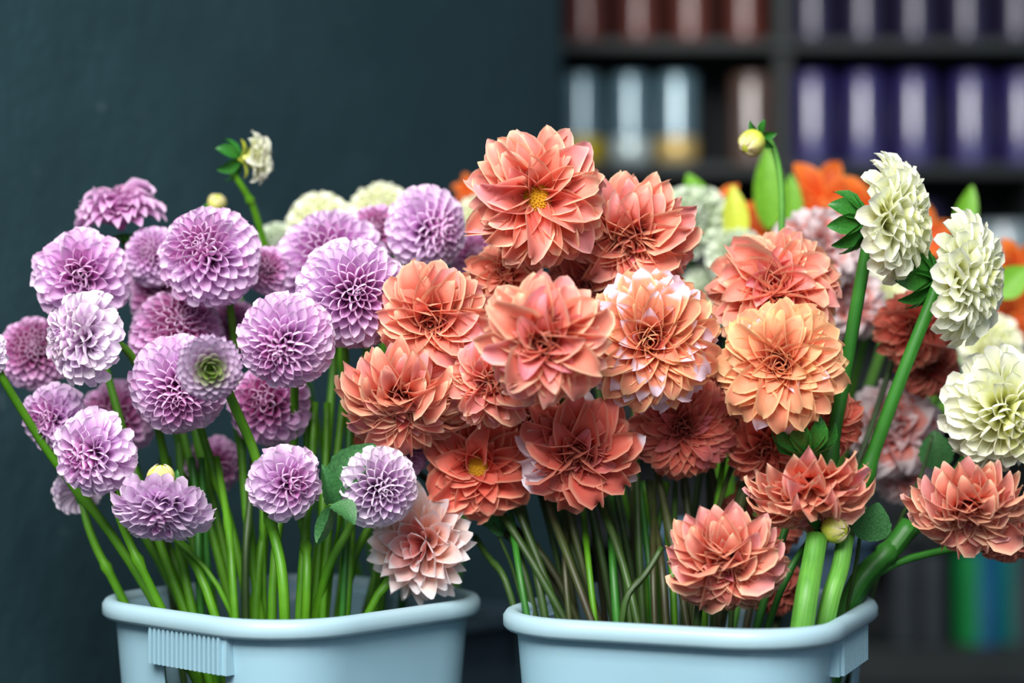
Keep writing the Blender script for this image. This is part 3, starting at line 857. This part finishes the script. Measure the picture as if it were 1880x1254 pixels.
# buds
flower('dahlia_bud', 295, 880, 33, -.02, (.0, -.12, .97), 'closed', 'budgreen', 'left', 'round yellow green bud sitting on the drooping lavender dahlia', 'dahlia buds', sepals=5, sepal_len=.9, srad=.0025, bracts=5,
       way=[(297, 920, .01), (310, 1000, .05)])
flower('cream_dahlia_bud', 450, 291, 54, .16, (.96, -.2, .05), 'formal', 'cream', 'far', 'opening cream bud on a tall stem against the teal wall', 'dahlia buds', N=44, th=1.25, H=.95, sepals=6, sepal_len=.9, bracts=5,
       srad=.0038, smat='green', way=[(418, 306, .16), (440, 335, .165), (465, 380, .18), (486, 450, .2)], joined=False)
flower('dahlia_bud', 398, 374, 22, .22, (.2, .7), 'closed', 'budgreen', 'far', 'small yellow green bud just above the topmost lavender ball', 'dahlia buds', sepals=5, sepal_len=1.3, srad=.0025, smat='green')
flower('dahlia_bud', 1381, 262, 31, .10, (-.6, -.5), 'closed', 'budgreen', 'right', 'pale yellow green bud nodding on a thin stem before the shelves', 'dahlia buds', sepals=6, sepal_len=1.0, srad=.0036, smat='bright',
       way=[(1405, 248, .12), (1422, 275, .12), (1434, 330, .12), (1436, 400, .12), (1434, 470, .12), (1440, 600, .10)], bracts=6)
flower('dahlia_bud', 1532, 972, 32, -.05, (.75, .0), 'closed', 'budgreen', 'right', 'green and pink bud hanging under the drooping salmon dahlia', 'dahlia buds', sepals=7, sepal_len=1.1, srad=.003, smat='deep',
       way=[(1496, 975, -.02), (1478, 1010, .0)], bracts=6)

# ---- salmon
SA = [
    (985, 362, 130, -.01, (.06, -.15), 'deco', 'salmon', 'topmost salmon dahlia, its yellow centre showing between ruffled petals', dict(eye=.23, N=112, pink=.22, jit=.13)),
    (1162, 432, 122, .045, (-.15, -.42), 'deco', 'salmon', 'salmon dahlia right of the topmost one, its tight coral eye low', dict(pink=.12, N=110)),
    (798, 582, 108, -.01, (-.12, -.22), 'deco', 'salmon', 'sharp salmon dahlia beside the lavender ball with the violet eye', dict(pink=.05, N=84, jit=.1)),
    (1000, 628, 122, -.10, (-.05, -.1), 'deco', 'salmon', 'large soft focus salmon dahlia nearest the viewer, in the middle of the bunch', dict(pink=.22, jit=.13)),
    (1193, 625, 133, -.03, (.02, -.06), 'formal', 'salmon_peach', 'peach dahlia whose many petals are tipped with white', dict(tips=.6, N=118)),
    (1434, 672, 122, -.035, (-.2, .1), 'formal', 'salmon_peach', 'large pale peach dahlia at the right with a few white petals low left', dict(tips=.06, N=104, pink=.35, jit=.08)),
    (1422, 540, 122, .05, (-.15, .35), 'deco', 'salmon', 'salmon dahlia partly hidden behind the large pale peach one', dict(pink=.05)),
    (746, 720, 124, .0, (-.05, -.72), 'deco', 'salmon', 'crumpled salmon dahlia nodding at the left end of the salmon bunch', dict(N=150, jit=.14, pink=.1)),
    (905, 700, 86, -.035, (-.3, -.2), 'deco', 'salmon', 'pinkish salmon dahlia tucked under the soft focus one', dict(pink=.35, jit=.14)),
    (878, 855, 108, .045, (.08, .05), 'deco', 'salmon_deep', 'open deep salmon dahlia with a bright yellow centre', dict(eye=.26, N=62, th=1.6, jit=.13)),
    (1065, 822, 114, .005, (-.08, -.40), 'deco', 'salmon_deep', 'deep salmon dahlia with white petals along its left side', dict(whiteside=(-1, -.15), tips=.06, pink=.1, jit=.12)),
    (1252, 782, 100, .05, (-.05, -.1), 'formal', 'salmon_deep', 'fine petalled deep salmon dahlia in shade under the white tipped one', dict(N=170, pink=.15, tips=.02)),
    (1333, 1020, 113, -.055, (-.08, -.48), 'deco', 'salmon', 'lone salmon dahlia hanging in front of the right bucket stems', dict(pink=.2, N=105)),
    (1485, 868, 118, -.04, (.03, -.90), 'deco', 'salmon', 'drooping salmon dahlia seen from the side with green sepals on top', dict(th=1.6, H=.85, N=110, pink=.2, sepals=9, sepal_len=.62, way=[(1478, 842, .02), (1470, 900, .07)], smat='deep')),
    (1776, 915, 114, -.03, (-.05, -.78), 'deco', 'salmon', 'peachy salmon dahlia below the big cream dahlia at the right edge', dict(N=108, pink=.05, rimpx=(1560, 1122, .06), way=[(1740, 930, .06), (1660, 985, .07)], smat='deep', srad=.0042)),
    (1850, 975, 66, .04, (.0, -.6), 'formal', 'salmon_dusky', 'dusky salmon dahlia showing just under the right edge one', dict(smat='deep')),
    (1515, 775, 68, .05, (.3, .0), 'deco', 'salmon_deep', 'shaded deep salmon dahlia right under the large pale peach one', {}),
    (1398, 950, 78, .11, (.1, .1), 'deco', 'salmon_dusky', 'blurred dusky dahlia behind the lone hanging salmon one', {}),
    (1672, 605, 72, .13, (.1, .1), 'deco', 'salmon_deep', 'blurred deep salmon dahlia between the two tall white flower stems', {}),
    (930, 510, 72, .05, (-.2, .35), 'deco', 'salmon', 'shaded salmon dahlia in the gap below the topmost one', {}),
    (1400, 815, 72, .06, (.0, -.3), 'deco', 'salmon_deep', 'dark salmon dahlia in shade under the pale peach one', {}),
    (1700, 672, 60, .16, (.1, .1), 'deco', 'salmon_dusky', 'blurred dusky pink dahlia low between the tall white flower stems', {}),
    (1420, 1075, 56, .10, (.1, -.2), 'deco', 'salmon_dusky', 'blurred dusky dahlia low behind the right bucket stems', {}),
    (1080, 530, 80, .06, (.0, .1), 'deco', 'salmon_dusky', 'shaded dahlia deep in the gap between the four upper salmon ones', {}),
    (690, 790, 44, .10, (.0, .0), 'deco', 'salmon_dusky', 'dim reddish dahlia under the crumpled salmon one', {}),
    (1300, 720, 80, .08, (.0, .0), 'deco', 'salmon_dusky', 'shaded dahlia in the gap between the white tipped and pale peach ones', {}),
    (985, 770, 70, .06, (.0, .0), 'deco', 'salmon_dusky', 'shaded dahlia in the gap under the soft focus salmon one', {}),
]
for (px, py, r_, y, n, sh, mk, lab, kw) in SA:
    kw.setdefault('srad', .0036)
    flower('dahlia', px, py, r_, y, n, sh, mk, 'right', lab, GS, **kw)

# ---- white / cream
GW = 'white dahlias at the right'
flower('white_dahlia', 1622, 402, 118, .0, (.86, -.5, .04), 'ball_open', 'cream', 'right', 'white dahlia in profile on a thick stem, the taller of the two turned right', GW, N=120, th=1.75, H=.72,
       srad=.0066, smat='deep', sepals=9, sepal_len=.6, bracts=3, way=[(1606, 415, .0), (1592, 450, .0), (1566, 600, .01), (1546, 720, .02), (1510, 900, .02), (1492, 1000, .0)], rimpx=(1466, 1160, -.09), jit=.08)
flower('white_dahlia', 1752, 510, 122, .0, (.86, -.52, -.06), 'ball_open', 'cream', 'right', 'white dahlia on a slanting stem, the lower of the two turned right', GW, N=125, th=1.75, H=.72,
       srad=.0066, smat='deep', sepals=9, sepal_len=.6, bracts=3, way=[(1722, 520, .0), (1708, 560, .0), (1655, 690, .0), (1595, 855, .01), (1560, 960, .01)], rimpx=(1512, 1158, -.07), jit=.08)
flower('white_dahlia', 1836, 748, 114, .02, (.28, -.32), 'ball_open', 'cream', 'right', 'big creamy white ball dahlia facing the viewer above the right edge salmon one', GW, N=150,
       srad=.0085, smat='deep', way=[(1790, 830, .10), (1700, 950, .08), (1650, 990, .05), (1600, 1050, .03)], rimpx=(1535, 1135, .03))

# ---- blurred flowers behind
GB = 'blurred flowers behind the buckets'
BK = [
    (592, 420, 66, .30, (.0, .3), 'ball', 'cream', 'far', 'blurred cream dahlia behind the lavender balls, left one of the pair'),
    (700, 398, 62, .30, (.0, .4), 'ball', 'cream', 'far', 'blurred cream dahlia behind the lavender balls, right one of the pair'),
    (512, 452, 44, .32, (.0, .2), 'ball', 'mint', 'far', 'small blurred pale green dahlia beside the tall cream bud stem'),
    (885, 412, 56, .35, (.0, .2), 'ball', 'cream', 'far', 'blurred yellowish dahlia left of the topmost salmon flower'),
    (1276, 405, 68, .40, (.1, .2), 'ball_open', 'mint', 'back', 'blurred minty white dahlia right of the upper salmon flowers'),
    (1350, 470, 55, .38, (.1, .2), 'ball_open', 'mint', 'back', 'blurred minty white dahlia low behind the partly hidden salmon one'),
    (1310, 540, 60, .42, (.1, .2), 'ball_open', 'mint', 'back', 'blurred minty dahlia in the gap above the pale peach flower'),
    (1615, 560, 62, .34, (.1, .2), 'ball_open', 'cream', 'back', 'blurred yellow white dahlia under the taller white profile flower'),
    (1820, 640, 62, .34, (.1, .2), 'ball_open', 'cream', 'back', 'blurred yellow cream dahlia just above the big cream ball'),
    (1498, 462, 84, .25, (.0, .3), 'deco', 'pinkwhite', 'back', 'blurred pink and white dahlia before the orange lilies'),
    (1562, 560, 66, .27, (.0, .1), 'deco', 'pinkwhite', 'back', 'blurred pink and white dahlia behind the thick upright stem'),
    (1640, 790, 92, .20, (.0, .1), 'deco', 'pinkwhite', 'back', 'blurred coral and white dahlia behind the slanting thick stem'),
    (1655, 870, 56, .22, (.0, -.2), 'deco', 'pinkwhite', 'back', 'blurred coral and white dahlia, the lowest of its kind'),
]
for i, (px, py, r_, y, n, sh, mk, bk, lab) in enumerate(BK):
    flower('dahlia', px, py, r_, y, n, sh, mk, bk, lab, GB, joined=True, smat='green', tips=0, frac=.45, N=(80 if sh != 'deco' else 80), pink=(.45 if mk == 'pinkwhite' else 0))

GLI = 'blurred orange lilies'
LI = [(1322, 400, 70, .42, (-.3, .5), 'orange lily with a yellow green stripe left of the pale green leaves'),
      (1370, 420, 60, .45, (.2, .4), 'orange lily just left of the nodding green bud stem'),
      (1510, 368, 86, .45, (-.2, .5), 'orange lily high above the pink and white flower'),
      (1575, 400, 84, .42, (.3, .3), 'orange lily left of the taller white profile flower'),
      (1440, 430, 60, .48, (.0, .3), 'orange lily low behind the nodding green bud stem'),
      (1690, 440, 70, .48, (.1, .2), 'orange lily between the two white profile flowers'),
      (1862, 500, 70, .42, (.2, .3), 'orange lily at the right edge, upper of the two'),
      (1858, 580, 76, .40, (.1, .1), 'orange lily at the right edge, lower of the two')]
for i, (px, py, r_, y, n, lab) in enumerate(LI):
    lv = []
    if i == 1: lv = [((1412, 420, .42), (1408, 270, .42), (0, -1, .1), dict(width=.036, mat=LEAF_B, serr=0, fold=.3, curl=.3))]
    if i == 4: lv = [((1452, 420, .42), (1452, 320, .42), (0, -1, .1), dict(width=.026, mat=LEAF_B, serr=0, fold=.3, curl=.3))]
    if i == 0: lv = [((1352, 450, .38), (1345, 340, .38), (0, -1, .2), dict(width=.03, mat=SEPAL_Y, serr=0, fold=.4, curl=.4)), ((1290, 400, .42), (1262, 318, .42), (0, -1, .2), dict(width=.03, mat=LEAF_B, serr=0))]
    if i == 5: lv = [((1760, 440, .40), (1785, 340, .40), (0, -1, .1), dict(width=.026, mat=LEAF_B, serr=0, fold=.3, curl=.3))]
    if i == 7: lv = [((1830, 545, .32), (1885, 490, .32), (0, -1, .4), dict(width=.035, mat=LEAF_B, serr=0, fold=.3, curl=.3))]
    flower('lily', px, py, r_, y, n, 'lily', 'orange', 'back', lab, GLI, joined=False, smat='green', leaves=lv, sepals=0, frac=.45)
o = flower('lily', 862, 352, 36, .5, (.0, .3), 'lily', 'orange', 'far', 'small brownish orange flower left of the topmost salmon one', GLI, joined=False, smat='green', sepals=0)

# ---- loose leaves on their stalks (things of their own: sprigs standing in the buckets)
def sprig(pts, leaves_, label, mat='green', rad=.0022, bk='left'):
    Q = P(*pts[-1]); cx, cy, half, rot = BUCK[bk]
    B = Vector((cx + (Q.x - cx) * .3, cy + (Q.y - cy) * .3, .012))
    root = empty('leafy_sprig', B, label, 'foliage', 'leaf sprigs among the stems')
    stem(root, [P(*p) for p in pts] + [B], rad * .7, rad, STEM[mat])
    for i, lf in enumerate(leaves_): leaf(root, P(*lf[0]), P(*lf[1]), Vector(lf[2]), seed=i, **lf[3])


sprig([(640, 830, .03), (625, 900, .04), (620, 1000, .05), (600, 1100, .07)],
      [((610, 905, -.02), (690, 815, -.01), (-.2, -1, .3), dict(width=.034, curl=.6, fold=.7)),
       ((604, 925, -.02), (590, 850, -.03), (.5, -1, 0), dict(width=.022, curl=1.0, fold=1.2)),
       ((585, 1000, -.02), (612, 925, -.04), (-1, -.3, .2), dict(width=.03, curl=-1.2, fold=.8)),
       ((606, 930, -.04), (652, 965, -.05), (.2, -.5, 1), dict(width=.028, curl=.9, fold=.5))],
      'dark curled leaf sprig between the small turned lavender and the frosty dahlia')
sprig([(1590, 930, -.01), (1575, 1000, .0), (1556, 1130, .03)],
      [((1588, 992, -.03), (1612, 922, -.04), (.2, -1, .2), dict(width=.036, curl=.4, fold=.3, serr=.03))],
      'round dark green leaf on a stalk beside the drooping salmon dahlia', 'dark', bk='right')
sprig([(1712, 800, .08), (1690, 880, .08), (1650, 960, .08), (1590, 1120, .09)],
      [((1722, 862, .10), (1716, 790, .10), (-.3, -1, .2), dict(width=.034, curl=.4, fold=.3))],
      'dark leaf on a stalk left of the big creamy ball dahlia', 'dark', bk='right')
sprig([(905, 960, .06), (940, 1040, .06), (960, 1110, .06)],
      [((925, 975, .07), (880, 955, .05), (.1, -1, .5), dict(width=.022, curl=.5, fold=.4))],
      'small bluish green leaf left of the right bucket stems', 'dark', bk='right')

# ---- bare stems standing between the flowers
BARE = []
CN = {'green': 'mid green', 'deep': 'deep green', 'dark': 'dark green', 'olive': 'brownish olive', 'bright': 'light green'}


def bare(x0, y0, d0, x1, y1, d1, mat, rad, bk, label, group, xm=None):
    a, q = P(x0, y0, d0), P(x1, y1, d1); cx, cy, half, rot = BUCK[bk]
    B = Vector((cx + (q.x - cx) * .5, cy + (q.y - cy) * .5, .012))
    root = empty('bare_stem', B, label, 'stem', group)
    if label.startswith('bare'): BARE.append((bk, x1, mat, root))
    m = a.lerp(q, .5)
    if xm: m.x += xm
    fat = rad > .008
    stem(root, [a, m, q, B], rad * .85, rad, STEM[mat], node=[] if fat else [.35])
    return root


r = random.Random(11)
labL = 'bare green dahlia stem standing in the left bucket'
for i, (x0, x1, xm) in enumerate([(352, 365, .004), (300, 318, -.003), (372, 385, 0), (395, 430, .004), (465, 447, 0), (478, 485, 0), (580, 545, .004), (600, 575, .004), (563, 563, 0), (625, 590, 0), (645, 630, 0), (310, 350, 0), (715, 700, 0), (805, 790, 0), (745, 740, 0)]):
    y0 = 840 if x0 < 520 else 740
    if i > 11: y0 = 960
    dd = r.uniform(-.02, .14) if i <= 11 else .17
    bare(x0 + r.uniform(-4, 4), y0, max(dd, .09), x1, 1115, dd, r.choice(['green', 'green', 'deep', 'deep', 'dark']), r.uniform(.0033, .0046), 'left', labL, 'bare stems in the left bucket', xm)
labR = 'bare dark green dahlia stem standing in the right bucket'
for i, (x0, x1, xm) in enumerate([(905, 985, 0), (930, 965, .0), (950, 1000, 0), (985, 1040, .003), (1005, 1085, .004), (1025, 1055, 0), (1065, 1090, 0), (1080, 1110, 0), (1100, 1145, .004), (1120, 1130, 0), (1140, 1180, .004),
                                 (1160, 1165, 0), (1180, 1215, .003), (1200, 1200, 0), (1215, 1240, 0), (1240, 1235, 0), (1350, 1265, 0), (1330, 1290, 0), (1290, 1250, 0), (1110, 1160, 0), (1190, 1225, 0), (1040, 1040, 0), (1225, 1180, 0), (1300, 1310, 0), (1380, 1340, 0), (1175, 1200, .0)]):
    dd = r.uniform(-.05, .14)
    bare(x0, 885 if x0 < 1250 else 830, max(dd, .085) + .02, x1, 1125, dd, r.choice(['dark', 'olive', 'deep', 'dark', 'green']), r.uniform(.003, .0044), 'right', labR, 'bare stems in the right bucket', xm)
bare(1215, 1005, -.05, 1128, 1160, -.07, 'dark', .0034, 'right', 'short dark stem slanting down left across the others in the right bucket', 'bare stems in the right bucket')
bare(872, 985, .09, 950, 1112, .03, 'dark', .0035, 'right', 'green stem leaning in from the left over the right bucket rim', 'bare stems in the right bucket')
bare(1500, 985, -.05, 1470, 1163, -.10, 'bright', .0115, 'right', 'very thick light green stem, left one of the thick pair in the right bucket', 'thick stems in the right bucket')
bare(1552, 985, -.03, 1508, 1155, -.07, 'bright', .0095, 'right', 'very thick green stem, right one of the thick pair in the right bucket', 'thick stems in the right bucket', .004)
bare(1672, 962, .05, 1538, 1125, .03, 'deep', .0115, 'right', 'very thick green stem leaning out to the right of the right bucket', 'thick stems in the right bucket', .004)

for bk in ('left', 'right'):
    L3 = sorted([b for b in BARE if b[0] == bk], key=lambda b: b[1])
    words = ORD + ['eleventh', 'twelfth', 'thirteenth', 'fourteenth', 'fifteenth', 'sixteenth', 'seventeenth', 'eighteenth', 'nineteenth', 'twentieth', 'twenty-first', 'twenty-second', 'twenty-third', 'twenty-fourth', 'twenty-fifth', 'twenty-sixth']
    for i, b in enumerate(L3):
        b[3]['label'] = f"{CN[b[2]]} bare stem, {words[i]} from the left where they cross the {'lavender' if bk == 'left' else 'salmon'} dahlias' bucket rim"
